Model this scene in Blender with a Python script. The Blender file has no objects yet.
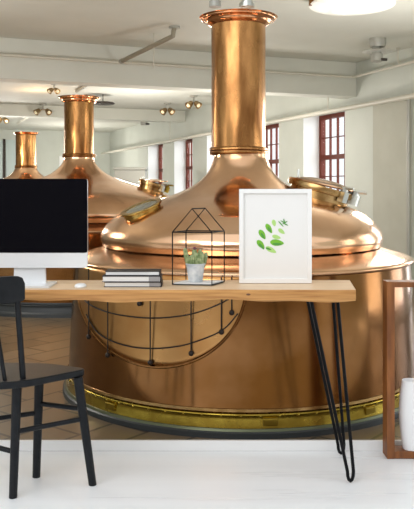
import bpy, bmesh, math, random
from mathutils import Vector, Matrix
random.seed(7)
C = bpy.context.scene.collection
PI = math.pi
# ------------------------------------------------------------------ camera
F, CX, HY, CH = 760.0, 207.0, 190.0, 1.137      # focal px, centre x, horizon row, eye height
cam = bpy.data.objects.new('camera', bpy.data.cameras.new('camera'))
cam.data.sensor_fit = 'VERTICAL'; cam.data.sensor_height = 36
cam.data.lens = F/509*36; cam.data.shift_y = -(254.5-HY)/509
cam.location = (0, 0, CH); cam.rotation_euler = (PI/2, 0, 0)
cam.data.clip_start = .05
C.objects.link(cam); bpy.context.scene.camera = cam
# ------------------------------------------------------------------ world, lights, exposure
w = bpy.data.worlds.new('overcast'); bpy.context.scene.world = w; w.use_nodes = True
bg = w.node_tree.nodes['Background']; bg.inputs[0].default_value = (.93, .97, 1.0, 1); bg.inputs[1].default_value = 1.2
vs = bpy.context.scene.view_settings
vs.view_transform = 'Standard'; vs.look = 'None'; vs.gamma = 1; vs.use_curve_mapping = False
vs.exposure = 0.0
UX, UY = -.368, .930            # direction of the right wall (running back and left)
VX, VY = .930, .368             # across the hall
def area(name, loc, direction, sx, sy, power, col):
    l = bpy.data.lights.new(name, 'AREA'); l.shape = 'RECTANGLE'; l.size = sx; l.size_y = sy
    l.energy = power; l.color = col
    o = bpy.data.objects.new(name, l); o.location = loc
    o.rotation_euler = Vector(direction).to_track_quat('-Z', 'Y').to_euler()
    C.objects.link(o); return o
area('daylight_front_room', (-3.0, -2.6, 3.4), (.55, 1, -.42), 6.0, 3.5, 210, (.97, .98, 1))
area('daylight_outside_windows', (UX*14.5+8.6*VX, UY*14.5+8.6*VY, 2.6), (-VX, -VY, -.10), 14, 4, 1000, (.95, .98, 1))
area('daylight_outside_near_windows', (UX*3+8.6*VX, UY*3+8.6*VY, 1.2), (-VX, -VY, -.01), 9, 5, 620, (.95, .98, 1))
# ------------------------------------------------------------------ helpers
def tag(o, label=None, cat=None, group=None, kind=None):
    if label: o['label'] = label
    if cat: o['category'] = cat
    if group: o['group'] = group
    if kind: o['kind'] = kind
    return o
def empty(name, loc, label, cat, group=None, rz=0):
    o = bpy.data.objects.new(name, None); C.objects.link(o); o.location = loc; o.rotation_euler.z = rz
    o.empty_display_size = .05
    return tag(o, label, cat, group)
def obj(name, bm, m, parent=None, smooth=True, bevel=0, angle=40, world=True):
    """link bm as one mesh object; coordinates are world coordinates (moved into the parent's frame)"""
    me = bpy.data.meshes.new(name); bmesh.ops.recalc_face_normals(bm, faces=bm.faces)
    bm.to_mesh(me); bm.free()
    me.materials.append(m)
    o = bpy.data.objects.new(name, me); C.objects.link(o)
    for p in me.polygons: p.use_smooth = smooth
    if smooth: me.set_sharp_from_angle(angle=math.radians(angle))
    if bevel:
        b = o.modifiers.new('bevel', 'BEVEL'); b.width = bevel; b.segments = 3; b.limit_method = 'ANGLE'
    if parent:
        top = parent; chain = []
        mw = Matrix.Identity(4)
        p = parent
        while p is not None:
            mw = (Matrix.Translation(p.location) @ p.rotation_euler.to_matrix().to_4x4()) @ mw; p = p.parent
        o.parent = parent
        if world: me.transform(mw.inverted())
    return o
def BM(): return bmesh.new()
def box(bm, x0, x1, y0, y1, z0, z1, M=None):
    vs_ = [bm.verts.new((x, y, z)) for x in (x0, x1) for y in (y0, y1) for z in (z0, z1)]
    if M is not None:
        for v in vs_: v.co = M @ v.co
    for f in ((0,1,3,2),(4,6,7,5),(0,4,5,1),(2,3,7,6),(0,2,6,4),(1,5,7,3)): bm.faces.new([vs_[i] for i in f])
    return vs_
def prism(bm, pts, z0, z1, M=None):
    lo = [bm.verts.new((p[0], p[1], z0)) for p in pts]; hi = [bm.verts.new((p[0], p[1], z1)) for p in pts]
    n = len(pts)
    bm.faces.new(lo[::-1]); bm.faces.new(hi)
    for i in range(n): bm.faces.new((lo[i], lo[(i+1)%n], hi[(i+1)%n], hi[i]))
    if M is not None:
        for v in lo+hi: v.co = M @ v.co
def lathe(bm, prof, M=None, n=48, x=0, y=0, closed=True):
    rings = []
    for r, z in prof:
        if r < 1e-6: rings.append([bm.verts.new((x, y, z))])
        else: rings.append([bm.verts.new((x+r*math.cos(2*PI*k/n), y+r*math.sin(2*PI*k/n), z)) for k in range(n)])
    for a, b in zip(rings, rings[1:]):
        for k in range(n):
            k2 = (k+1) % n
            if len(a) == 1 and len(b) == 1: continue
            if len(a) == 1: bm.faces.new((a[0], b[k], b[k2]))
            elif len(b) == 1: bm.faces.new((a[k], b[0], a[k2]))
            else: bm.faces.new((a[k], b[k], b[k2], a[k2]))
    if closed:
        for r_ in (rings[0], rings[-1]):
            if len(r_) > 1: bm.faces.new(r_)
    if M is not None:
        for rr in rings:
            for v in rr: v.co = M @ v.co
def tube(bm, pts, r, n=10, r2=None, cap=True, closed=False):
    pts = [Vector(p) for p in pts]; rings = []; N = len(pts)
    up = Vector((0, 0, 1))
    d0 = (pts[1]-pts[0]).normalized()
    a = d0.cross(up)
    if a.length < .05: a = d0.cross(Vector((0, 1, 0)))
    a.normalize()
    for i, p in enumerate(pts):
        if closed: d = (pts[(i+1) % N]-pts[i-1]).normalized()
        else: d = (pts[min(i+1, N-1)]-pts[max(i-1, 0)]).normalized()
        a = (a - d*a.dot(d)).normalized(); b = d.cross(a)
        rr = r if r2 is None else r+(r2-r)*i/(N-1)
        rings.append([bm.verts.new(p+(a*math.cos(2*PI*k/n)+b*math.sin(2*PI*k/n))*rr) for k in range(n)])
    for i in range(N if closed else N-1):
        A, B = rings[i], rings[(i+1) % N]
        for k in range(n): bm.faces.new((A[k], A[(k+1)%n], B[(k+1)%n], B[k]))
    if cap and not closed: bm.faces.new(rings[0][::-1]); bm.faces.new(rings[-1])
def ball(bm, c, r, sx=1, sy=1, sz=1, M=None, seg=14):
    m = Matrix.Translation(c) @ (M if M is not None else Matrix.Identity(4)) @ Matrix.Diagonal((r*sx, r*sy, r*sz, 1))
    bmesh.ops.create_uvsphere(bm, u_segments=seg, v_segments=max(6, seg//2+2), radius=1, matrix=m)
def catmull(P, k=5):
    out = []
    for i in range(len(P)-1):
        p0, p1, p2, p3 = P[max(i-1,0)], P[i], P[i+1], P[min(i+2, len(P)-1)]
        for j in range(k):
            t = j/k
            out.append(tuple(.5*((2*p1[c])+(-p0[c]+p2[c])*t+(2*p0[c]-5*p1[c]+4*p2[c]-p3[c])*t*t+(-p0[c]+3*p1[c]-3*p2[c]+p3[c])*t**3) for c in range(len(p1))))
    out.append(tuple(P[-1])); return out
def at(px, py, Y): return Vector(((px-CX)*Y/F, Y, CH+(HY-py)*Y/F))
def frame_to(n, c, roll=0):          # local +Z along n, at c
    return Matrix.Translation(c) @ Vector(n).to_track_quat('Z', 'Y').to_matrix().to_4x4() @ Matrix.Rotation(roll, 4, 'Z')
def rounded(pts, r, k=5):
    out = []; n = len(pts)
    for i in range(n):
        p = Vector(pts[i]); a = Vector(pts[i-1]); b = Vector(pts[(i+1) % n])
        ra = min(r, (a-p).length*.45); rb = min(r, (b-p).length*.45)
        s = p+(a-p).normalized()*ra; e = p+(b-p).normalized()*rb
        for j in range(k+1):
            t = j/k; out.append(tuple(s*(1-t)**2+p*2*t*(1-t)+e*t*t))
    return out
# ------------------------------------------------------------------ materials
def mat(name, col, rough=.5, metal=0, coat=0, spec=.5):
    m = bpy.data.materials.new(name); m.use_nodes = True
    b = m.node_tree.nodes['Principled BSDF']
    b.inputs['Base Color'].default_value = (*col, 1); b.inputs['Roughness'].default_value = rough
    b.inputs['Metallic'].default_value = metal; b.inputs['Coat Weight'].default_value = coat
    b.inputs['Specular IOR Level'].default_value = spec
    return m
def N(m, t, **k):
    n = m.node_tree.nodes.new(t)
    for a, v in k.items(): setattr(n, a, v)
    return n
def L(m, a, b): m.node_tree.links.new(a, b)
def noisy(name, c1, c2, scale=5, stretch=(1, 1, 1), rough=.4, rough2=None, metal=0, bump=0, detail=4, lo=.35, hi=.65, coat=0, bscale=None, spec=.5):
    m = mat(name, c1, rough, metal, coat, spec); b = m.node_tree.nodes['Principled BSDF']
    tc = N(m, 'ShaderNodeTexCoord'); mp = N(m, 'ShaderNodeMapping'); mp.inputs['Scale'].default_value = stretch
    L(m, tc.outputs['Object'], mp.inputs['Vector'])
    nz = N(m, 'ShaderNodeTexNoise'); nz.inputs['Scale'].default_value = scale; nz.inputs['Detail'].default_value = detail
    L(m, mp.outputs[0], nz.inputs['Vector'])
    r = N(m, 'ShaderNodeValToRGB'); r.color_ramp.elements[0].position = lo; r.color_ramp.elements[1].position = hi
    r.color_ramp.elements[0].color = (*c1, 1); r.color_ramp.elements[1].color = (*c2, 1)
    L(m, nz.outputs[0], r.inputs[0]); L(m, r.outputs[0], b.inputs['Base Color'])
    if rough2 is not None:
        mr = N(m, 'ShaderNodeMapRange'); mr.inputs['To Min'].default_value = rough; mr.inputs['To Max'].default_value = rough2
        mr.inputs['From Min'].default_value = lo; mr.inputs['From Max'].default_value = hi
        L(m, nz.outputs[0], mr.inputs['Value']); L(m, mr.outputs[0], b.inputs['Roughness'])
    if bump:
        n2 = N(m, 'ShaderNodeTexNoise'); n2.inputs['Scale'].default_value = bscale or scale; n2.inputs['Detail'].default_value = 1
        L(m, mp.outputs[0], n2.inputs['Vector'])
        bp = N(m, 'ShaderNodeBump'); bp.inputs['Strength'].default_value = bump; bp.inputs['Distance'].default_value = .05
        L(m, n2.outputs[0], bp.inputs['Height']); L(m, bp.outputs[0], b.inputs['Normal'])
    return m
plaster = noisy('ceiling_paint', (.64, .65, .59), (.69, .70, .64), 1.2, rough=.7)
wallpaint = noisy('wall_paint', (.56, .59, .54), (.61, .64, .59), 1.5, rough=.7)
greypaint = noisy('pilaster_paint', (.46, .46, .39), (.50, .50, .43), 3, rough=.7)
whitefloor = noisy('white_floor', (.85, .87, .89), (.90, .92, .94), 1.5, (.3, 6, 1), rough=.25, rough2=.4)
whitereveal = mat('white_reveal', (.88, .90, .90), .6)
whitetrim = mat('white_trim', (.80, .80, .80), .45)
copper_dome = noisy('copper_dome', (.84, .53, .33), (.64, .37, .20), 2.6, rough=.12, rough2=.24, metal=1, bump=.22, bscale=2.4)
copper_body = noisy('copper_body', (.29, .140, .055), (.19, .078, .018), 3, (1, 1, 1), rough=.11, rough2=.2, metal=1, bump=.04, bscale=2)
copper_neck = noisy('copper_neck', (.56, .28, .10), (.18, .07, .02), 7, (1, 1, .3), rough=.2, rough2=.36, metal=1, bump=.7, bscale=7, lo=.38, hi=.70)
copper_reflection = noisy('copper_reflection', (.56, .31, .12), (.46, .23, .08), 4, rough=.25, rough2=.4, metal=1)  # lighter copper carrying the half-round reflection on the big kettle in its colour
copper_lip = mat('copper_lip', (.82, .42, .22), .15, 1)
brass = noisy('brass', (.46, .34, .055), (.30, .20, .03), 10, rough=.2, rough2=.35, metal=1)
brass_dark = noisy('aged_brass', (.50, .32, .14), (.34, .20, .07), 20, rough=.25, metal=1)
foot_green = mat('verdigris_brass', (.10, .11, .06), .35, .6)
steel = mat('steel', (.55, .56, .52), .3, 1)
darkmetal = mat('dark_metal', (.03, .022, .018), .45, .5)
blackbase = mat('black_base', (.022, .026, .028), .4)
blackpaint = noisy('black_paint', (.007, .008, .010), (.012, .013, .015), 30, rough=.35, spec=.2)
blacksteel = mat('black_steel', (.004, .004, .005), .4, 0, spec=.12)
redpaint = mat('red_paint', (.12, .022, .010), .5, spec=.2)
pipepaint = mat('pipe_paint', (.62, .60, .52), .45)
railpaint = mat('rail_paint', (.30, .27, .20), .4)
greymetal = mat('grey_metal', (.42, .42, .38), .45, .3)
def tilefloor():
    m = mat('tile_floor', (.2, .14, .09), .35); b = m.node_tree.nodes['Principled BSDF']
    tc = N(m, 'ShaderNodeTexCoord'); mp = N(m, 'ShaderNodeMapping'); mp.inputs['Rotation'].default_value = (0, 0, math.radians(-52))
    L(m, tc.outputs['Object'], mp.inputs['Vector'])
    br = N(m, 'ShaderNodeTexBrick'); br.offset = .5
    br.inputs['Scale'].default_value = 1; br.inputs['Brick Width'].default_value = .44; br.inputs['Row Height'].default_value = .22
    br.inputs['Mortar Size'].default_value = .009; br.inputs['Color1'].default_value = (.175, .125, .075, 1)
    br.inputs['Color2'].default_value = (.125, .088, .052, 1); br.inputs['Mortar'].default_value = (.035, .025, .016, 1)
    L(m, mp.outputs[0], br.inputs['Vector']); L(m, br.outputs[0], b.inputs['Base Color'])
    return m
tiles = tilefloor()
def woodmat(name, c1, c2, stretch, scale=4, rough=.4):
    return noisy(name, c1, c2, scale, stretch, rough=rough, detail=8, lo=.3, hi=.7)
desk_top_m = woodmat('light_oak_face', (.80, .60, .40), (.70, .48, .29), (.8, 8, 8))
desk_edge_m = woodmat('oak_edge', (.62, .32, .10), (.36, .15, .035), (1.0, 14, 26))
frame_wood = woodmat('chestnut_wood', (.30, .105, .022), (.13, .038, .008), (8, 8, 1.5), rough=.55)
glassm = mat('window_glass', (1, 1, 1), .02)
nt = glassm.node_tree; nt.nodes.clear()
o_ = nt.nodes.new('ShaderNodeOutputMaterial'); mx = nt.nodes.new('ShaderNodeMixShader'); tr = nt.nodes.new('ShaderNodeBsdfTransparent'); gl = nt.nodes.new('ShaderNodeBsdfGlossy')
gl.inputs['Roughness'].default_value = .02; mx.inputs[0].default_value = .07
nt.links.new(tr.outputs[0], mx.inputs[1]); nt.links.new(gl.outputs[0], mx.inputs[2]); nt.links.new(mx.outputs[0], o_.inputs[0])
# ================================================================== THE ROOM
def wallX(Y, c): return (c-.368*Y)/.93            # wall plane .93X+.368Y=c
CP, C0 = 6.098, 5.798                              # window plane, wall face
def wp(s, n, z=0):                                 # s along the wall, n outward from the wall face (metres)
    return Vector((s*UX+(C0+n)*VX, s*UY+(C0+n)*VY, z))
WM = Matrix(((UX, VX, 0, C0*VX), (UY, VY, 0, C0*VY), (0, 0, 1, 0), (0, 0, 0, 1)))   # (s, n, z) -> world
LC = -9.0                                          # left wall face: .93X+.368Y = LC
CEIL, FLOOR_BACK = 2.90, 23.3
def struct(name, bm, m, parent=None, smooth=False, **k):
    o = obj(name, bm, m, parent, smooth=smooth, **k); o['kind'] = 'structure'; return o
bm = BM(); KY = 3.31
box(bm, -9, 4.9, -3.5, KY, -.06, 0); struct('floor', bm, whitefloor)
bm = BM(); sL, sR = -6, 27
prism(bm, [(-9.5, KY+.014), (wallX(KY, C0)-.0, KY+.014), tuple(wp(23.0, 0))[:2], (wallX(21, LC)-1, 21), (-12, 12)], -.06, 0)
struct('floor', bm, tiles).name = 'floor_brewery'
bm = BM(); box(bm, -9, 4.88, KY, KY+.014, 0, .045)
struct('baseboard_back', bm, whitetrim, bevel=.002)
bm = BM(); prism(bm, [(-9.6, 2.9), (wallX(2.9, C0+.3), 2.9), tuple(wp(23.4, .3))[:2], tuple(wp(23.4, -15))[:2], (-13, 8)], CEIL, CEIL+.1)
struct('ceiling', bm, plaster)
# right wall with deep window openings
SB = 22.75
opens = []                                         # (s0, s1, z0, z1)
FS = 10.54
for k in range(5): opens.append((FS-1.22+2.06*k, FS+2.06*k, .98, 2.31))
for s1 in (6.35, 4.45, 2.3): opens.append((s1-1.25, s1, .06, 2.35))
opens.sort()
bm = BM(); prev = -2.0
for s0, s1, z0, z1 in opens:
    box(bm, prev, s0, 0, .45, 0, CEIL, WM)
    box(bm, s0, s1, 0, .45, 0, z0, WM); box(bm, s0, s1, 0, .45, z1, CEIL, WM); prev = s1
box(bm, prev, SB+.4, 0, .45, 0, CEIL, WM)
struct('wall_right', bm, wallpaint)
for i, (s0, s1, z0, z1) in enumerate(opens):
    fw = .07; bm = BM()
    n0, n1 = .28, .36
    for a, b, c, d in ((s0+.005, s1-.005, z0+.005, z0+fw), (s0+.005, s1-.005, z1-fw, z1-.005), (s0+.005, s0+fw, z0+fw, z1-fw), (s1-fw, s1-.005, z0+fw, z1-fw)):
        box(bm, a, b, n0, n1, c, d, WM)
    zm = z0+(z1-z0)*.5; box(bm, s0+fw, s1-fw, n0, n1, zm-.035, zm+.035, WM)
    for j in range(1, 5):
        x = s0+fw+(s1-s0-2*fw)*j/5; box(bm, x-.007, x+.007, n0+.02, n1-.02, z0+fw, z1-fw, WM)
    for zz in (z0+fw+(zm-z0-fw)*.5, zm+(z1-zm)*.46):
        box(bm, s0+fw, s1-fw, n0+.02, n1-.02, zz-.007, zz+.007, WM)
    f = struct('window_%d' % (i+1), bm, redpaint); tag(f, 'red painted sash window in deep white reveal', None)
    bm = BM(); box(bm, s1-.004, s1-.0005, .0, n0, z0, z1, WM); box(bm, s0+.0005, s0+.004, .0, n0, z0, z1, WM); box(bm, s0+.004, s1-.004, .0, n0, z0+.0005, z0+.004, WM)
    obj('reveal_lining', bm, whitereveal, f, smooth=False)
    bm = BM(); box(bm, s0+fw, s1-fw, .315, .32, z0+fw, z1-fw, WM)
    g = obj('window_glass', bm, glassm, f, smooth=False)
# pilaster strip
bm = BM(); box(bm, 7.80, 8.56, -.045, -.0005, .0, 2.28, WM); struct('trim_1', bm, greypaint)
# far wall
bm = BM(); box(bm, SB, SB+.2, -15.2, -.001, 0, CEIL, WM); struct('wall_back', bm, wallpaint)
bm = BM(); box(bm, -9.3, wallX(-3.5, C0), -3.7, -3.5, 0, 2.9); struct('wall_front_unseen', bm, noisy('unseen_wall_brown', (.36, .30, .24), (.40, .34, .27), 2, rough=.8))  # unseen brown wall behind the camera, added to darken reflections in screen and copper
bm = BM(); prism(bm, [(-9.5, -3.5), (-9.3, -3.5), (-9.3, 6), (-11.8, 22), (-12.2, 22), (-9.5, 6)], 0, CEIL); struct('wall_left', bm, wallpaint)
farglass = mat('far_glazing', (.50, .60, .60), .3)
bm = BM()
for s_, e_ in ((-6.6, -5.25), (-5.15, -4.2), (-4.1, -3.2), (-3.1, -2.35)): box(bm, SB-.04, SB-.005, s_, e_, .1, 2.6, WM)
dr = struct('door_1', bm, farglass)
bm = BM()
for s_ in (-5.2, -4.15, -3.15): box(bm, SB-.07, SB-.005, s_-.03, s_+.03, .02, 2.62, WM)
obj('door_frame', bm, darkmetal, dr, smooth=False)
bm = BM(); box(bm, SB-.05, SB-.005, -1.55, -.75, .02, 2.15, WM); struct('door_2', bm, mat('white_door', (.85, .87, .87), .5))
# beams
def beam(name, px, Y0, zb, th):
    X0 = (px-CX)*Y0/F; bm = BM()
    s0 = X0*UX+Y0*UY; n0 = X0*VX+Y0*VY-C0
    box(bm, s0, s0+th, -14.0 if s0 > 9 else -13, -.002, zb, CEIL-.002, WM); struct(name, bm, plaster); return s0
S1 = beam('trim_2', 0, 8.76, 2.428, .3)
beam('trim_3', 0, 15.5, 2.66, .3)
# ================================================================== COPPER KETTLES
def kettle(cx, D, prof_dome, neck, flange, rimz, rimr, label, group, collar, nsh=0, detail=True):
    """prof_dome, neck, flange in picture rows / half widths measured at the kettle's axis distance"""
    root = empty('brewing_kettle', (cx, D, 0), label, 'kettle', group)
    def rz(hw, y):
        t = hw/F; r = D*math.sin(math.atan(t)); return (r, CH+(HY-y)*(D-r*math.sin(math.atan(t)))/F)
    dome = [rz(h, y) for y, h in prof_dome]
    dm = catmull(dome, 5)
    rd, zd = dm[-1]
    bm = BM(); lathe(bm, dm, None, 96, cx, D, closed=False)
    obj('dome', bm, copper_dome, root, angle=80)
    # shoulder, from under the dome's edge to the rim
    bm = BM()
    sh = catmull([(rd-.012, zd+.001), (rd+.006, zd-.010), (rd+.05, zd-.024), (rimr-.03, rimz+.012), (rimr, rimz), (rimr+.004, rimz-.012), (rimr-.006, rimz-.022), (rimr-.03, rimz-.024)], 4)
    lathe(bm, sh, None, 96, cx, D, closed=False); obj('shoulder', bm, copper_dome, root, angle=80)
    br = rimr-.012
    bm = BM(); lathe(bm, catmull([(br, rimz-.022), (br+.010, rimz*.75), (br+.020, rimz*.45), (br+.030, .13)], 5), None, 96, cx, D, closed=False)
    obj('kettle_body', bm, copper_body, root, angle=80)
    bm = BM(); lathe(bm, catmull([(br+.026, .108), (br+.038, .107), (br+.041, .100), (br+.036, .09), (br+.040, .06), (br+.042, .048), (br+.043, .042)], 3), None, 96, cx, D, closed=False)
    band = obj('base_band', bm, brass if detail else blackbase, root, angle=50)
    bm = BM(); lathe(bm, [(br+.042, .043), (br+.048, .041), (br+.052, .034), (br+.054, .028)], None, 96, cx, D, closed=False); obj('foot_moulding', bm, foot_green if detail else blackbase, root)
    bm = BM(); lathe(bm, [(br+.027, .131), (br+.034, .128), (br+.036, .115), (br+.026, .108)], None, 96, cx, D, closed=False)
    obj('band_strip', bm, brass_dark if detail else blackbase, root)
    if detail:
        for k in range(34):
            a = -PI+.10+k*(PI-.2)/33; bm = BM(); R_ = br+.040
            ball(bm, (cx+R_*math.cos(a), D+R_*math.sin(a), .098), .0065, seg=8); obj('bolt', bm, brass, band)
        for a in (-2.3, -1.48, -.95):
            bm = BM(); M = Matrix.Translation((cx, D, 0)) @ Matrix.Rotation(a, 4, 'Z')
            box(bm, br+.03, br+.047, -.035, .035, .055, .088, M); obj('band_clamp', bm, brass, band, smooth=False, bevel=.004)
    bm = BM(); lathe(bm, [(br+.0, .03), (br+.055, .03), (br+.062, .024), (br+.064, .0), (br-.05, .0)], None, 96, cx, D, closed=False)
    obj('base_ring', bm, blackbase, root)
    # neck
    cx0 = cx; cx = cx+nsh
    (yt, yb, hn) = neck; r_n = rz(hn, 100)[0]; z0, z1 = rz(hn, yb)[1], rz(hn, yt)[1]
    bm = BM(); n = 8
    lathe(bm, [(r_n*(1+.004*math.sin(k*2.1)), z0+(z1-z0)*k/n) for k in range(n+1)], None, 64, cx, D, closed=False)
    obj('neck', bm, copper_neck, root, angle=80)
    # collar
    y_a, y_b, hc = collar; rc = rz(hc, y_a)[0]; za, zb = rz(hc, y_a)[1], rz(hc, y_b)[1]
    bm = BM(); lathe(bm, catmull([(r_n-.003, za+.004), (rc, za), (rc+.004, (za+zb)/2+.004), (rc-.004, (za+zb)/2), (rc+.004, (za+zb)/2-.004), (rc, zb), (r_n-.004, zb-.004)], 3), None, 64, cx, D, closed=False)
    obj('neck_collar', bm, copper_neck, root, angle=60)
    # flange
    if flange:
        y_a, y_b, hf = flange; rf = rz(hf, y_a)[0]; za, zb = rz(hf, y_a)[1], rz(hf, y_b)[1]; h = za-zb
        bm = BM(); lathe(bm, catmull([(0.001, za), (rf*.97, za), (rf, za-h*.2), (rf*.98, za-h*.35), (rf*.9, za-h*.4), (rf*.86, za-h*.55), (r_n*1.15, za-h*.75), (r_n*1.01, zb)], 3), None, 64, cx, D, closed=False)
        obj('neck_flange', bm, copper_lip, root, angle=50)
    cx = cx0
    def surf(r):
        for (a, za_), (b, zb_) in zip(dm, dm[1:]):
            if a <= r <= b and b > a: return za_+(zb_-za_)*(r-a)/(b-a), math.atan2(za_-zb_, b-a)
        return dm[-1][1], .3
    return root, surf, br, rz
dome1 = [(154, 26.8), (160, 27.5), (170, 31.5), (178, 38), (185, 47), (191, 58.5), (196, 72), (201, 89), (206, 105), (212, 119), (219, 129), (227, 137), (235, 141), (241, 141), (246, 138.5)]
MX, MD = .2, 4.5
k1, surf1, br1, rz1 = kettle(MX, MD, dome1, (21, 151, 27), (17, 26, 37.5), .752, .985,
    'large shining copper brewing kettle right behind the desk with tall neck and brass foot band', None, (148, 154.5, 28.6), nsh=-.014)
dome2 = [(157, 15.0), (161, 15.5), (166, 18.5), (171, 24), (176, 32), (181, 45), (186, 62), (193, 84), (200, 99), (208, 109), (214, 111), (219, 108)]
k2, surf2, br2, rz2 = kettle(-1.364, 8.1, dome2, (101, 155, 14.7), (97, 103, 20), .765, 1.30,
    'second copper brewing kettle, behind the monitor, its round dome partly hidden by it', None, (154, 157.5, 16.2), detail=False)
dome3 = [(167, 10.4), (171, 12), (175, 16), (179, 23), (184, 36), (190, 52), (197, 66), (204, 72), (208, 70)]
k3, surf3, br3, rz3 = kettle(-2.787, 11.7, dome3, (133, 167, 10), (132.5, 135, 12.5), .80, 1.25,
    'farthest copper brewing kettle at the left edge, only its short neck showing above the monitor', None, (165.5, 168, 10.9), detail=False)
def manhole(kroot, surf, cx, D, r, ang, R, open_lid, name='manhole', lidm=None, hgt=.05, glass=False, clamps=(0, .5, -.5), hinge=PI):
    z, sl = surf(r); c = Vector((cx+r*math.cos(ang), D+r*math.sin(ang), z))
    n = Vector((math.sin(sl)*math.cos(ang), math.sin(sl)*math.sin(ang), math.cos(sl)))
    # local X points down the slope
    X = Vector((math.cos(sl)*math.cos(ang), math.cos(sl)*math.sin(ang), -math.sin(sl))); Yv = n.cross(X)
    M = Matrix(((X.x, Yv.x, n.x, c.x), (X.y, Yv.y, n.y, c.y), (X.z, Yv.z, n.z, c.z), (0, 0, 0, 1)))
    bm = BM(); ri = .78 if glass else .86; lathe(bm, [(R*ri, hgt), (R*ri, -.12), (R*.90, -.12), (R*.90, hgt*.45), (R, hgt*.5), (R*1.02, hgt*.75), (R, hgt), (R*ri, hgt)], M, 48, closed=False)
    ring = obj(name, bm, lidm or brass_dark, kroot, angle=50)
    if glass:
        bm = BM(); lathe(bm, [(0, hgt*.85), (R*.79, hgt*.80), (R*.79, hgt*.6), (0, hgt*.6)], M, 40); obj('sight_glass', bm, greyglass, ring, angle=60)
    else:
        M2 = M @ Matrix.Translation((0, 0, hgt*1.05)) @ Matrix.Rotation(open_lid, 4, 'Y')
        bm = BM(); lathe(bm, [(0, R*.20), (R*.35, R*.185), (R*.7, R*.12), (R*.93, R*.04), (R*1.0, .012), (R*1.02, .004), (R*1.0, 0), (0, 0)], M2, 48); lid = obj('manhole_lid', bm, copper_dome, ring, angle=60)
        bm = BM(); tube(bm, [M2 @ Vector(p) for p in ((-R*.75, -.05, R*.1), (-R*.78, -.045, R*.3), (-R*.78, .045, R*.3), (-R*.75, .05, R*.1))], .007); obj('handle', bm, steel, lid)
    for a in clamps:
        bm = BM(); MM = M @ Matrix.Rotation(a, 4, 'Z') @ Matrix.Translation((R*1.03, 0, hgt*.6))
        box(bm, -.02, .03, -.016, .016, -.03, .03, MM); lathe(bm, [(.014, .025), (.02, .03), (.02, .05), (.012, .056), (0, .058)], MM, 12)
        tube(bm, [MM @ Vector((.012, 0, .05)), MM @ Vector((.06, .01, .06))], .008, 8)
        obj('clamp', bm, steel if a else brass, ring, smooth=True, angle=30)
    return ring
portbrass = noisy('port_brass', (.55, .36, .10), (.36, .22, .05), 14, rough=.22, metal=1)
greyglass = mat('grey_glass', (.30, .30, .24), .08, .3)
manhole(k1, surf1, MX, MD, .455, math.radians(-8), .195, math.radians(-4), clamps=(-.9, -.35, .1, .5), hgt=.07)
manhole(k1, surf1, MX, MD, .66, math.radians(-147), .118, 0, name='sight_port', lidm=portbrass, hgt=.022, glass=True, clamps=())
manhole(k2, surf2, -1.364, 8.1, .78, math.radians(-6), .15, math.radians(-16), clamps=(-.7, 0, .6), hgt=.08)
# valves on top of the big flange
ft = rz1(38, 10)[1]
for px, w_, h_, m_ in ((215, .07, .07, greymetal), (246, .09, .045, steel)):
    bm = BM(); x = (px-CX)*MD/F
    lathe(bm, [(w_/2, ft-.004), (w_/2, ft+h_*.4), (w_*.35, ft+h_*.45), (w_*.35, ft+h_), (w_*.5, ft+h_), (w_*.5, ft+h_+.03), (0, ft+h_+.03)], None, 16, x, MD-.1)
    obj('neck_valve', bm, m_, k1, angle=30)
# half-round reflection on the kettle's wall, modelled as raised plate, rails and rods
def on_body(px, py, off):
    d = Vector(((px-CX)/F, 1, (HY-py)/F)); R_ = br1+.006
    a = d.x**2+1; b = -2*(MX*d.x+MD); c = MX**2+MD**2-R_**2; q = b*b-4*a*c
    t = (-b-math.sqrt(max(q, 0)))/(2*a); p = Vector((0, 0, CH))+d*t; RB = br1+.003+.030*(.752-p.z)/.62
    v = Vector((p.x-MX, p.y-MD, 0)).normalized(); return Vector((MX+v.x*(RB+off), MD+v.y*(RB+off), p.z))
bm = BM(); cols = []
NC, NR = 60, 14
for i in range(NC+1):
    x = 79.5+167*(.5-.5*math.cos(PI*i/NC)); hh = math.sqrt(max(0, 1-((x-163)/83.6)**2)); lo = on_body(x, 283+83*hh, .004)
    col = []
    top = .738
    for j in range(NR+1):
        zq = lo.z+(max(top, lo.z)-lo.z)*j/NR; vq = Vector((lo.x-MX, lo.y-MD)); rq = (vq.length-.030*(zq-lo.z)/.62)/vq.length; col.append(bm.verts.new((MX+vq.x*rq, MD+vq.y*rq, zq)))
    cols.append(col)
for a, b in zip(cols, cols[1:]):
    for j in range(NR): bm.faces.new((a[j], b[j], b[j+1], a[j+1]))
refl = obj('reflection_plate', bm, copper_reflection, k1, angle=80)
sm = refl.modifiers.new('thickness', 'SOLIDIFY'); sm.thickness = .006; sm.offset = 0
bm = BM(); tube(bm, [on_body(79.5+167*(.5-.5*math.cos(PI*i/NC)), 283+83*math.sqrt(max(0, 1-((79.5+167*(.5-.5*math.cos(PI*i/NC))-163)/83.6)**2)), .006) for i in range(NC+1)], .008, 8)
obj('reflection_edge', bm, copper_body, refl)
for pts in ([(84, 296), (96, 306), (120, 314), (154, 317.5), (190, 314), (219, 304), (236, 294)], [(90, 314), (100, 330), (113, 339), (133, 345.5), (154, 347.5), (175, 346), (193, 342), (222, 330), (238, 313)]):
    bm = BM(); tube(bm, [on_body(x, y, .012) for x, y in catmull(pts, 4)], .0035, 6); obj('reflected_rail', bm, darkmetal, refl)
for x, y in ((94, 336), (113, 354), (154, 361), (193, 352), (222, 331), (232, 312), (142, 303)):
    bm = BM(); e = on_body(x, y, .016); tube(bm, [e, (e.x, e.y, .735)], .0033, 6); ball(bm, e, .013, seg=10); obj('reflected_rod', bm, darkmetal, refl)
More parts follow.
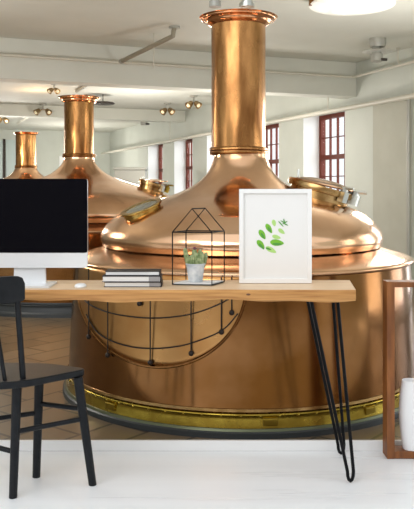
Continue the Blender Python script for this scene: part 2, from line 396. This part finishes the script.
# grey cabinet by the far wall
bm = BM(); box(bm, -1.95, -1.3, 16.0, 16.5, .0, 1.56); box(bm, -1.97, -1.28, 15.97, 16.53, 1.56, 1.62)
tag(obj('storage_cabinet', bm, greymetal, smooth=False, bevel=.01), 'grey metal cabinet top showing behind the dome of the second kettle', 'cabinet')
# ================================================================== CEILING PIPES AND LAMPS
def upipe(name, pts, r, m, label, hang=()):
    bm = BM(); tube(bm, pts, r, 12); o = obj(name, bm, m); tag(o, label, 'pipe')
    for p in hang:
        bm = BM(); tube(bm, [p, (p[0], p[1], CEIL-.001)], .008, 8); lathe(bm, [(.03, CEIL-.015), (.03, CEIL-.001)], None, 12, p[0], p[1]); obj('hanger_rod', bm, m, o)
    return o
zA = 2.68
b0 = wp(S1-.10, -13, zA)
s_e, n_e = S1-.10, -.12
upipe('ceiling_pipe', [wp(s_e, -13, zA), wp(s_e, n_e-.06, zA), wp(s_e-.02, n_e-.01, zA), wp(s_e-.06, n_e, zA), wp(3.5, n_e, zA)], .018, pipepaint,
      'thin cream pipe running along the ceiling beam, then bending forward at the upper right', [wp(7.9, n_e, zA)])
nB = -.35; zB = 2.225
upipe('wall_pipe', [wp(3.0, nB, zB), wp(22.3, nB, zB)], .032, pipepaint,
      'thicker cream pipe running level in front of the red windows along the right wall', [wp(9.2, nB, zB), wp(12.5, nB, zB), wp(16, nB, zB)])
bm = BM(); tube(bm, [wp(7.75, -.08, 0), wp(7.75, -.08, 2.25)], .022, 10)
tag(obj('down_pipe', bm, greymetal), 'thin grey vertical pipe on the right wall at the edge of the view', 'pipe')
# slanted pipe at the top left
a = at(173, 36, 8.2); b = at(122, 61, 9.15); t_ = at(174.5, 27.5, 8.2); t_.z = CEIL-.001
o = upipe('white_rail_pipe', [(t_.x, t_.y, t_.z), (a.x+.005, a.y, a.z+.05), a, a.lerp(b, .06), b], .026, railpaint, 'fat white pipe slanting down from the ceiling left of the big kettle neck')
bm = BM(); lathe(bm, [(.06, CEIL-.02), (.06, CEIL-.001)], None, 20, t_.x, t_.y); obj('ceiling_flange', bm, greymetal, o)
m_ = a.lerp(b, .35); bm = BM(); tube(bm, [m_-Vector((0, 0, .25)), (m_.x, m_.y, CEIL-.001)], .007, 6); obj('hanger_rod', bm, pipepaint, o)
bm = BM(); lathe(bm, [(.033, 0), (.033, .03), (.02, .03), (.02, 0)], frame_to(b-a, b-(b-a).normalized()*.01), 14); obj('end_cap', bm, greymetal, o)
# two small slanted pipes farther back
for (p0, p1, Y0, Y1, lab) in (((88.5, 84, ), (76.5, 91.5), 12.5, 13.4, 'short dark slanted rod under the ceiling above the second kettle'), ((30, 116), (17.5, 123.5), 17.5, 18.6, 'short cream rod slanting under the ceiling at the far left')):
    a = at(*p0, Y0); b = at(*p1, Y1); bm = BM(); tube(bm, [(a.x, a.y, CEIL-.001), a, b], .025, 8)
    tag(obj('ceiling_rod', bm, greymetal if Y0 < 15 else pipepaint), lab, 'rod')
# spot lamps in pairs
warm = mat('lamp_glow', (1, .85, .6), .4); warm.node_tree.nodes['Principled BSDF'].inputs['Emission Color'].default_value = (1, .8, .5, 1); warm.node_tree.nodes['Principled BSDF'].inputs['Emission Strength'].default_value = .35
gold = mat('lamp_brass', (.42, .30, .16), .3, 1)
def spots(px, Y, sc, label, spread=1):
    x = (px-CX)*Y/F
    t = empty('spot_lamp', (x, Y, CEIL), label, 'lamp', 'paired ceiling spot lamps')
    bm = BM(); lathe(bm, [(.09*sc, CEIL-.001), (.09*sc, CEIL-.03*sc), (.02*sc, CEIL-.04*sc), (.02*sc, CEIL-.16*sc)], None, 16, x, Y); obj('ceiling_mount', bm, greymetal, t)
    for s in (-1, 1):
        bm = BM(); d = Vector((s*.6, -.5, -.6)); c = Vector((x+s*.09*sc*spread, Y-.03, CEIL-.20*sc))
        tube(bm, [(x, Y, CEIL-.13*sc), c], .014*sc, 8)
        lathe(bm, [(0, -.09*sc), (.05*sc, -.08*sc), (.07*sc, -.02*sc), (.085*sc, .05*sc), (.075*sc, .05*sc), (.06*sc, .02*sc)], frame_to(d, c), 16, closed=False)
        h = obj('lamp_head', bm, gold, t)
        bm = BM(); ball(bm, c+d*.03*sc, .045*sc, seg=10); obj('bulb', bm, warm, h)
spots(193.5, 14.2, .85, 'pair of brass spot lamps on the ceiling just left of the big neck')
spots(167.5, 15.4, .85, 'pair of brass spot lamps farther left, near the small grey speaker')
spots(43, 15.6, .8, 'pair of brass spot lamps left of the second kettle neck', 1.6)
spots(54, 12.6, .6, 'pair of small brass spot lamps just left of the second kettle flange', 1)
spots(3, 17.5, .8, 'pair of brass spot lamps at the left edge of the ceiling')
l = bpy.data.lights.new('spot_lamp_light', 'POINT'); l.energy = 9; l.color = (1, .62, .32); l.shadow_soft_size = .1
o = bpy.data.objects.new('spot_lamp_light', l); o.location = ((38-CX)*13.4/F, 13.4, 2.62); C.objects.link(o)
# grey ceiling fixtures
def fixture(px, Y, sc, label, nm):
    x = (px-CX)*Y/F; t = empty(nm, (x, Y, CEIL), label, 'ceiling fixture')
    bm = BM(); lathe(bm, [(.10*sc, CEIL-.001), (.10*sc, CEIL-.06*sc), (.085*sc, CEIL-.10*sc), (0, CEIL-.10*sc)], None, 28, x, Y); obj('mounting_drum', bm, greymetal, t, angle=30)
    bm = BM(); lathe(bm, [(0, CEIL-.13*sc), (.175*sc, CEIL-.148*sc), (.18*sc, CEIL-.153*sc), (.17*sc, CEIL-.158*sc), (0, CEIL-.158*sc)], None, 32, x, Y); obj('disc_shade', bm, mat('shade_grey', (.6, .61, .57), .35, .2), t, angle=30)
    bm = BM(); lathe(bm, [(.055*sc, CEIL-.09*sc), (.055*sc, CEIL-.17*sc), (.07*sc, CEIL-.18*sc), (.07*sc, CEIL-.26*sc), (.05*sc, CEIL-.275*sc), (0, CEIL-.275*sc)], None, 24, x-.01*sc, Y); obj('lamp_body', bm, greymetal, t, angle=30)
    bm = BM(); tube(bm, [(x+.03*sc, Y-.05*sc, CEIL-.25*sc), (x+.10*sc, Y-.06*sc, CEIL-.255*sc)], .016*sc, 10); obj('side_knob', bm, darkmetal, t)
fixture(377.5, 8.85, 1, 'round grey ceiling fixture with disc shade at the upper right', 'ceiling_fixture')
fixture(144.5, 17, 1.15, 'small grey ceiling fixture far back between the two nearer kettle necks', 'ceiling_fixture')
# dark disc by kettle two
bm = BM(); x = (103-CX)*14/F; zz = CH+(HY-103.5)*14/F; lathe(bm, [(0, zz+.03), (.2, zz+.02), (.22, zz), (.2, zz-.015), (0, zz-.015)], None, 24, x, 14); lathe(bm, [(.009, zz+.02), (.009, CEIL-.001)], None, 8, x, 14)
tag(obj('pendant_disc', bm, darkmetal, angle=30), 'flat dark disc hanging just right of the second kettle flange', 'lamp')
# big round glass ceiling lamp
lx, ly = (352-CX)*6.8/F, 6.8
t = empty('round_ceiling_lamp', (lx, ly, CEIL), 'large round white glass ceiling lamp cut by the top edge of the view', 'lamp')
bm = BM(); lathe(bm, [(.10, CEIL-.001), (.10, CEIL-.09), (0, CEIL-.09)], None, 32, lx, ly); obj('ceiling_mount', bm, greymetal, t)
bm = BM(); lathe(bm, catmull([(.10, CEIL-.075), (.33, CEIL-.085), (.375, CEIL-.10), (.365, CEIL-.12), (.2, CEIL-.14), (0.0001, CEIL-.145)], 4), None, 48, lx, ly, closed=False)
opal = mat('opal_glass', (.90, .89, .84), .12); oe = opal.node_tree.nodes['Principled BSDF']; oe.inputs['Emission Color'].default_value = (1, .93, .8, 1); oe.inputs['Emission Strength'].default_value = .35
obj('glass_shade', bm, opal, t, angle=60)
bm = BM(); c = (lx-.37, ly-.03, CEIL-.11); box(bm, c[0]-.02, c[0]+.02, c[1]-.02, c[1]+.02, c[2]-.01, CEIL-.001); obj('shade_clip', bm, copper_body, t, smooth=False)
# unseen fill lights added to brighten the hall, with no fixtures of their own
for (x, y, p, s_) in ((-3.6, 10.4, 80, .5), (1.9, 6.6, 75, .5), (-1.2, 13.5, 100, .5), (-2.9, 5.6, 75, .5), (-4.5, 17, 150, .5), (.2, 10.6, 70, .5), (-3.6, 20.5, 90, .4)):
    l = bpy.data.lights.new('hall_fill_light', 'POINT'); l.energy = p; l.color = (1, .95, .87); l.shadow_soft_size = s_*.5
    o = bpy.data.objects.new('hall_fill_light', l); o.location = (x, y, 1.7); C.objects.link(o)
# ================================================================== DESK
DT, DB, DF, DK = .755, .712, 2.905, 3.225
desk = empty('desk', (-.5, 3.06, 0), 'light wooden desk with thick live-edge top on black hairpin legs', 'desk')
bm = BM(); NX = 60; grid = []
xr_f, xr_b, xl = .5695, .604, -1.55
top_pts = []
for i in range(NX+1):
    t = i/NX; row = []
    for (yy, xr, zz) in ((DF+.006, xr_f, DB), (DF, xr_f, DB+.012), (DF, xr_f, DT-.006), (DF+.006, xr_f, DT), (DK-.004, xr_b, DT), (DK, xr_b, DT-.006), (DK, xr_b, DB)):
        x = xl+(xr-xl)*t; wob = .004*math.sin(x*9+1)+.003*math.sin(x*23)
        z = zz+(wob*.8 if zz < DT-.02 else 0); y = yy+(wob if yy < 3 else 0)
        row.append(bm.verts.new((x, y, z)))
    grid.append(row)
for a, b in zip(grid, grid[1:]):
    for j in range(7): bm.faces.new((a[j], b[j], b[(j+1) % 7], a[(j+1) % 7]))
bm.faces.new(grid[0]); bm.faces.new(grid[-1][::-1])
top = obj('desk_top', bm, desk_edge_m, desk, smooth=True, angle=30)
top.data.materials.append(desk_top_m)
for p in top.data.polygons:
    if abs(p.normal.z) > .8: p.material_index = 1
bm = BM(); ball(bm, at(249.5, 294.5, DF+.002), .005, 2.6, .3, 1); ball(bm, at(257, 293.5, DF+.002), .004, 1.5, .3, 1)
obj('wood_knot', bm, mat('knot_wood', (.12, .045, .015), .5), top)
def hairpin(tA, tB, bt, Y0, Y1, r=.0068):
    """two rods meeting in a loop; tA, tB picture columns at the top, bt columns at the floor"""
    P = [Vector((tA, Y0, DB+.002))]
    zb = r+.001
    l = Vector((bt[0], Y1, .045)); rr = Vector((bt[1], Y1, .045)); m = (l+rr)/2
    P.append(l)
    for k in range(1, 6):
        a = PI*k/6; h = (rr-l)/2
        P.append(m-h*math.cos(a)-Vector((0, 0, (.045-zb)*math.sin(a))))
    P += [rr, Vector((tB, Y0, DB+.002))]
    bm = BM(); tube(bm, P, r, 10)
    box(bm, min(tA, tB)-.015, max(tA, tB)+.015, Y0-.02, Y0+.03, DB-.003, DB-.0005)
    obj('leg', bm, blacksteel, desk, angle=60)
hairpin(.404, .508, (.545, .5685), 2.96, 2.95)
hairpin(.408, .517, (.562, .588), 3.13, 3.26)
hairpin(-1.40, -1.30, (-1.46, -1.435), 2.96, 2.975)
hairpin(-1.40, -1.30, (-1.46, -1.435), 3.13, 3.26)
# ================================================================== MONITOR
mon_x = -.714; MY = 3.06
mon = empty('computer_monitor', (mon_x, MY, DT), 'large flat computer monitor with black screen and silver chin on the desk', 'monitor')
silver = mat('silver_aluminium', (.78, .79, .80), .35, .35)
screenm = mat('black_glass', (.002, .002, .004), .10, spec=.10)
xr, xl_ = -.478, -.95; zt, zc_, zb_ = 1.181, .886, .826
def rrect(x0, x1, z0, z1, r, k=5): return rounded([(x0, z0), (x1, z0), (x1, z1), (x0, z1)], r, k)
def slabXZ(bm, pts, y0, y1):        # prism in XZ, extruded along Y
    prism(bm, pts, y0, y1, Matrix(((1, 0, 0, 0), (0, 0, 1, 0), (0, 1, 0, 0), (0, 0, 0, 1))))
bm = BM(); slabXZ(bm, rrect(xl_, xr, zb_, zt, .012), MY-.02, MY-.008); obj('monitor_housing', bm, silver, mon, smooth=False)
bm = BM(); lathe(bm, [(0.23, 0), (.2, .02), (.1, .035), (0, .04)], Matrix.Translation((mon_x, MY-.008, (zt+zb_)/2)) @ Matrix.Rotation(-PI/2, 4, 'X') @ Matrix.Diagonal((1, .7, 1, 1)), 40); obj('back_shell', bm, silver, mon)
bm = BM(); slabXZ(bm, rounded([(xl_, zc_), (xr, zc_), (xr, zt+.001), (xl_, zt+.001)], .010), MY-.0225, MY-.0201); obj('screen', bm, screenm, mon, smooth=False)
bm = BM(); nx = .058
prism(bm, [(mon_x-nx, MY+.0), (mon_x+nx, MY+.0), (mon_x+nx, MY+.014), (mon_x-nx, MY+.014)], DT+.006, .95); 
for v in bm.verts:
    if v.co.z < .8: v.co.x = mon_x+(v.co.x-mon_x)*1.12
obj('stand_neck', bm, silver, mon, smooth=False)
bm = BM(); prism(bm, rounded([(mon_x-.085, MY-.10), (mon_x+.10, MY-.10), (mon_x+.10, MY+.06), (mon_x-.085, MY+.06)], .008), DT+.0005, DT+.0075); obj('stand_foot', bm, silver, mon, smooth=False)
# mouse
bm = BM(); c = at(81, 285, 3.0); M = Matrix.Translation((c.x, 2.99, DT+.0005))
lathe(bm, catmull([(.022, 0), (.0235, .004), (.020, .010), (.012, .0135), (.0001, .0145)], 3), M @ Matrix.Diagonal((1, 1.6, 1, 1)), 24, closed=False)
ms = obj('computer_mouse', bm, mat('white_plastic', (.86, .86, .86), .3)); tag(ms, 'small low white computer mouse on the desk beside the monitor', 'mouse')
# ================================================================== NOTEBOOKS
paper = noisy('page_edges', (.80, .79, .77), (.70, .69, .67), 3, (.5, 1, 160), rough=.8)
cover = mat('black_cover', (.012, .010, .012), .5, spec=.3)
greyb = mat('grey_cover', (.30, .29, .29), .6)
zz = DT+.0008
for i, (p0, p1, h, y0, lab) in enumerate(((104, 161.5, .0195, 2.985, 'bottom notebook of the stack, white pages between dark covers'),
                                        (102, 161, .0235, 2.98, 'middle notebook of the stack, the thickest, with black cover'),
                                        (105, 160, .0165, 2.99, 'top notebook of the stack, thin with a dark cover'))):
    x0, x1 = (p0-CX)*y0/F, (p1-CX)*y0/F; dpt = .10; c = .0022
    b_ = empty('notebook', ((x0+x1)/2, y0+dpt/2, zz), lab, 'notebook', 'notebooks stacked on the desk')
    bm = BM(); box(bm, x0+.003, x1-.004, y0+.003, y0+dpt-.003, zz+c, zz+h-c); obj('pages', bm, paper, b_, smooth=False)
    bm = BM(); box(bm, x0, x1, y0, y0+dpt, zz, zz+c); box(bm, x0, x1, y0, y0+dpt, zz+h-c, zz+h); box(bm, x1-.0035, x1, y0, y0+dpt, zz+c, zz+h-c)
    obj('cover', bm, cover, b_, smooth=False)
    bm = BM(); box(bm, x1-.048, x1-.006, y0+.001, y0+.0035, zz+c, zz+h-c); tag(obj('page_block_end', bm, greyb if i != 2 else paper, b_, smooth=False), 'grey fore edge')
    zz += h+.0008
# ================================================================== WIRE HOUSE AND CACTUS
hz = DT+.0045
hp = empty('wire_house', (-.03, 3.06, DT), 'black wire house-shaped terrarium frame standing on the desk', 'decoration')
A = Vector((-.1385, 3.045, 0)); U = Vector((.158, -.022, 0)); Vv = Vector((.0515, .105, 0)); 
ze, za = .968, 1.062
def hpt(u, v, z): q = A+U*u+Vv*v; return Vector((q.x, q.y, z))
wr = .0027
for v in (0, 1):
    bm = BM(); tube(bm, [hpt(0, v, hz), hpt(0, v, ze), hpt(.5, v, za), hpt(1, v, ze), hpt(1, v, hz)], wr, 6, closed=True); tube(bm, [hpt(0, v, ze), hpt(1, v, ze)], wr, 6)
    obj('gable_wire', bm, blacksteel, hp, angle=30)
for u, z in ((0, hz), (1, hz), (0, ze), (1, ze), (.5, za)):
    bm = BM(); tube(bm, [hpt(u, 0, z), hpt(u, 1, z)], wr, 6); obj('side_wire', bm, blacksteel, hp, angle=30)
bm = BM(); prism(bm, [tuple(hpt(u, v, 0))[:2] for u, v in ((.02, .03), (.98, .03), (.98, .97), (.02, .97))], DT+.0015, DT+.010); obj('tray', bm, mat('white_tray', (.75, .74, .72), .5), hp, smooth=False)
pc = at(195.5, 280, 3.09); px_, py_ = pc.x, 3.085; pz = DT+.0105
pot = empty('cactus_pot', (px_, py_, pz), 'small pale tapered pot of green cacti inside the wire house', 'potted plant')
bm = BM(); lathe(bm, [(.027, pz), (.029, pz+.002), (.0375, pz+.068), (.040, pz+.068), (.040, pz+.074), (.036, pz+.074), (.034, pz+.060), (0, pz+.060)], None, 36, px_, py_); obj('pot', bm, noisy('mottled_pot', (.72, .74, .74), (.42, .46, .50), 28, rough=.4), pot, angle=30)
cact = noisy('cactus_green', (.14, .20, .07), (.36, .40, .20), 60, rough=.7, lo=.4, hi=.6)
for dx, dy, h, r, lean in ((-.026, .0, .062, .0095, -.22), (-.012, -.014, .040, .012, -.05), (.004, -.008, .046, .013, .02), (.020, -.010, .050, .0115, .1), (.030, .004, .048, .009, .25), (-.004, .014, .058, .011, 0), (.014, .016, .055, .010, .08)):
    M = Matrix.Translation((px_+dx, py_+dy, pz+.058)) @ Matrix.Rotation(lean, 4, 'Y'); bm = BM(); n = 20; rings = []
    prof = [(1, 0), (1.05, .3), (1.08, .6), (.95, .82), (.6, .95), (.15, 1.0)]
    for (q, t) in prof: rings.append([bm.verts.new(M @ Vector((r*q*(1+.10*math.cos(10*PI*k/n*2/2*1.0)*(1 if k % 2 else -1))*math.cos(2*PI*k/n), r*q*(1+.10*(1 if k % 2 else -1))*math.sin(2*PI*k/n), 1.3*h*t))) for k in range(n)])
    for a, b in zip(rings, rings[1:]):
        for k in range(n): bm.faces.new((a[k], a[(k+1) % n], b[(k+1) % n], b[k]))
    bm.faces.new(rings[-1]); obj('cactus_stem', bm, cact, pot)
bm = BM(); ball(bm, (px_-.004, py_+.010, pz+.134), .007, seg=8); obj('cactus_flower', bm, mat('dull_red', (.15, .04, .05), .6), pot)
# ================================================================== PICTURE FRAME
PY = 3.10
fx0, fx1 = (239.3-CX)*PY/F, (311.8-CX)*PY/F; fz0, fz1 = DT+.002, CH+(HY-189)*PY/F
pf = empty('picture_frame', ((fx0+fx1)/2, PY, DT), 'white framed print of green leaves standing on the desk', 'picture')
whitef = mat('white_frame', (.84, .83, .81), .45)
bw = .017; bm = BM()
box(bm, fx0, fx1, PY, PY+.02, fz0, fz0+bw); box(bm, fx0, fx1, PY, PY+.02, fz1-bw, fz1); box(bm, fx0, fx0+bw, PY, PY+.02, fz0+bw, fz1-bw); box(bm, fx1-bw, fx1, PY, PY+.02, fz0+bw, fz1-bw)
obj('frame', bm, whitef, pf, smooth=False)
bm = BM(); box(bm, fx0+.01, fx1-.01, PY+.011, PY+.017, fz0+.01, fz1-.01); pap = obj('print', bm, mat('print_paper', (.80, .79, .77), .7), pf, smooth=False)
bm = BM(); box(bm, (fx0+fx1)/2-.02, (fx0+fx1)/2+.02, PY+.02, PY+.06, fz0-.0015, fz0+.10); obj('frame_stand', bm, darkmetal, pf, smooth=False)
greens = [mat('leaf_green', (.17, .45, .03), .8), mat('leaf_pale', (.42, .66, .20), .8), mat('leaf_dark', (.08, .30, .05), .8)]
def leaf(cx, cy, ln, wd, ang, mi):
    bm = BM(); c = at(cx, cy, PY+.0105); s = PY/F; n = 14; lo = []; hi = []
    for k in range(n):
        a = 2*PI*k/n; x = math.cos(a)*ln/2; y = math.sin(a)*wd/2*(1-.25*math.cos(a))*(.72+.28*abs(math.sin(a)))
        ca, sa = math.cos(ang), math.sin(ang); X, Z = (x*ca-y*sa)*s, (x*sa+y*ca)*s
        lo.append(bm.verts.new((c.x+X, PY+.0108, c.z+Z))); hi.append(bm.verts.new((c.x+X, PY+(.0094 if mi == 2 else .0100)-.00001*(cx % 7), c.z+Z)))
    bm.faces.new(lo[::-1]); bm.faces.new(hi)
    for k in range(n): bm.faces.new((lo[k], lo[(k+1) % n], hi[(k+1) % n], hi[k]))
    obj('printed_leaf', bm, greens[mi], pap, smooth=False)
R_ = math.radians
for l_ in ((260.8, 244.5, 11, 5.5, R_(-50), 0), (271, 249.8, 12, 5, R_(-28), 1), (277, 242.7, 14, 6.5, R_(-6), 0), (276.5, 237, 9, 4, R_(-15), 1), (262.3, 234.5, 11, 5.5, R_(-58), 0), (269, 228.5, 11, 5, R_(-58), 0), (281.5, 231.3, 8, 4, R_(-38), 1), (274, 223, 7, 4, R_(-75), 1), (261.5, 246.5, 8, 2.5, R_(-50), 2), (277.5, 244, 10, 2.2, R_(-2), 2), (262.8, 236, 7, 2.2, R_(-60), 2), (269.6, 230, 7, 2, R_(-60), 2), (268.5, 248.8, 6, 2, R_(-20), 2),
          (281, 224, 8, 1.2, R_(-48), 2), (285, 222.5, 6, 1.2, R_(30), 2), (286, 224.5, 5, 1.2, R_(-25), 2), (284, 220.5, 4, 1.2, R_(100), 2), (282.2, 221.5, 4, 1.1, R_(150), 2)): leaf(*l_)
# ================================================================== WOODEN BOX FRAME AND VASE
bx0, bx1, by0, by1, bz1 = (387-CX)*3.21/F, (387-CX)*3.21/F+.42, 3.21, 3.29, CH+(HY-282)*3.21/F
fr = empty('wooden_box_frame', ((bx0+bx1)/2, 3.25, 0), 'tall open wooden box frame standing on the white floor at the right edge', 'shelf')
pw = .033
for nm, (a, b, c, d) in (('side_panel', (bx0, bx0+pw, .0, bz1)), ('side_panel', (bx1-pw, bx1, 0, bz1)), ('top_panel', (bx0+pw, bx1-pw, bz1-.024, bz1)), ('bottom_panel', (bx0+pw, bx1-pw, .001, .032))):
    bm = BM(); box(bm, a, b, by0, by1, c+.001, d); obj(nm, bm, frame_wood, fr, smooth=False, bevel=.002)
vx_, vy_ = .873, 3.25
bm = BM(); lathe(bm, catmull([(.0005, .034), (.033, .034), (.037, .038), (.044, .09), (.050, .15), (.051, .20), (.047, .27), (.041, .31), (.039, .322), (.036, .322), (.036, .30), (.0005, .29)], 4), None, 48, vx_, vy_, closed=False)
tag(obj('white_vase', bm, mat('white_ceramic', (.82, .82, .83), .25), angle=60), 'white ceramic vase standing on the bottom board of the wooden box frame', 'vase')
# ================================================================== CHAIR
ch = empty('dining_chair', (-.72, 2.88, 0), 'black painted wooden spindle chair in front of the desk at the left', 'chair')
seat_pts = rounded([(-.452, 2.925), (-.655, 2.735), (-.76, 2.70), (-1.0, 2.76), (-1.0, 3.04), (-.63, 3.02)], .05)
bm = BM(); prism(bm, seat_pts, .424, .450); obj('seat', bm, blackpaint, ch, smooth=False, bevel=.006)
FA, FB, FC, FD = Vector((-.717, 2.81, 0)), Vector((-.676, 3.01, 0)), Vector((-.441, 2.93, 0)), Vector((-.97, 2.89, 0))
TA, TB, TC, TD = Vector((-.700, 2.80, .425)), Vector((-.655, 2.97, .425)), Vector((-.492, 2.895, .425)), Vector((-.93, 2.88, .425))
for f, t_ in ((FA, TA), (FB, TB), (FC, TC), (FD, TD)):
    bm = BM(); tube(bm, [f, f.lerp(t_, .5), t_], .0155, 14, r2=.0185); 
    for v in bm.verts: v.co.z = max(v.co.z, 0.0005)
    obj('leg', bm, blackpaint, ch)
def leg(f, t_, z): return f.lerp(t_, z/.425)
for a, b in (((FB, TB, .30), (FC, TC, .30)), ((FA, TA, .245), (FC, TC, .262)), ((FB, TB, .262), (FD, TD, .25)), ((FA, TA, .17), (FD, TD, .20))):
    bm = BM(); tube(bm, [leg(*a), leg(*b)], .0095, 10); obj('stretcher', bm, blackpaint, ch)
# back: curved top rail with spindles
rail = [Vector((-.662, 2.755, 0)), Vector((-.74, 2.705, 0)), Vector((-.84, 2.685, 0)), Vector((-.95, 2.70, 0)), Vector((-1.04, 2.76, 0))]
rc_ = [Vector(p) for p in catmull([tuple(p) for p in rail], 6)]
bm = BM(); rows = []
NQ = len(rc_)
for i, p in enumerate(rc_):
    d = (rc_[min(i+1, NQ-1)]-rc_[max(i-1, 0)]).normalized(); nrm = Vector((-d.y, d.x, 0))*.009
    e = min(i, NQ-1-i)/3.0; cut = .03*(1-math.sqrt(max(0, 1-(1-min(e, 1))**2)))
    z0, z1 = .733+cut*.3, .828-cut
    rows.append([bm.verts.new(p-nrm+Vector((0, 0, z0))), bm.verts.new(p+nrm+Vector((0, 0, z0))), bm.verts.new(p+nrm+Vector((0, 0, z1))), bm.verts.new(p-nrm+Vector((0, 0, z1)))])
for a, b in zip(rows, rows[1:]):
    for k in range(4): bm.faces.new((a[k], a[(k+1) % 4], b[(k+1) % 4], b[k]))
bm.faces.new(rows[0]); bm.faces.new(rows[-1][::-1])
obj('top_rail', bm, blackpaint, ch, bevel=.003)
for (bx_, by_), (tx_, ty_), r in (((-.672, 2.775), (-.686, 2.745), .011), ((-.730, 2.745), (-.765, 2.700), .008), ((-.80, 2.74), (-.84, 2.690), .008), ((-.88, 2.75), (-.93, 2.700), .008), ((-.96, 2.80), (-1.01, 2.74), .011)):
    bm = BM(); tube(bm, [(bx_, by_, .449), ((bx_+tx_)/2, (by_+ty_)/2, .6), (tx_, ty_, .75)], r, 12); obj('spindle', bm, blackpaint, ch)
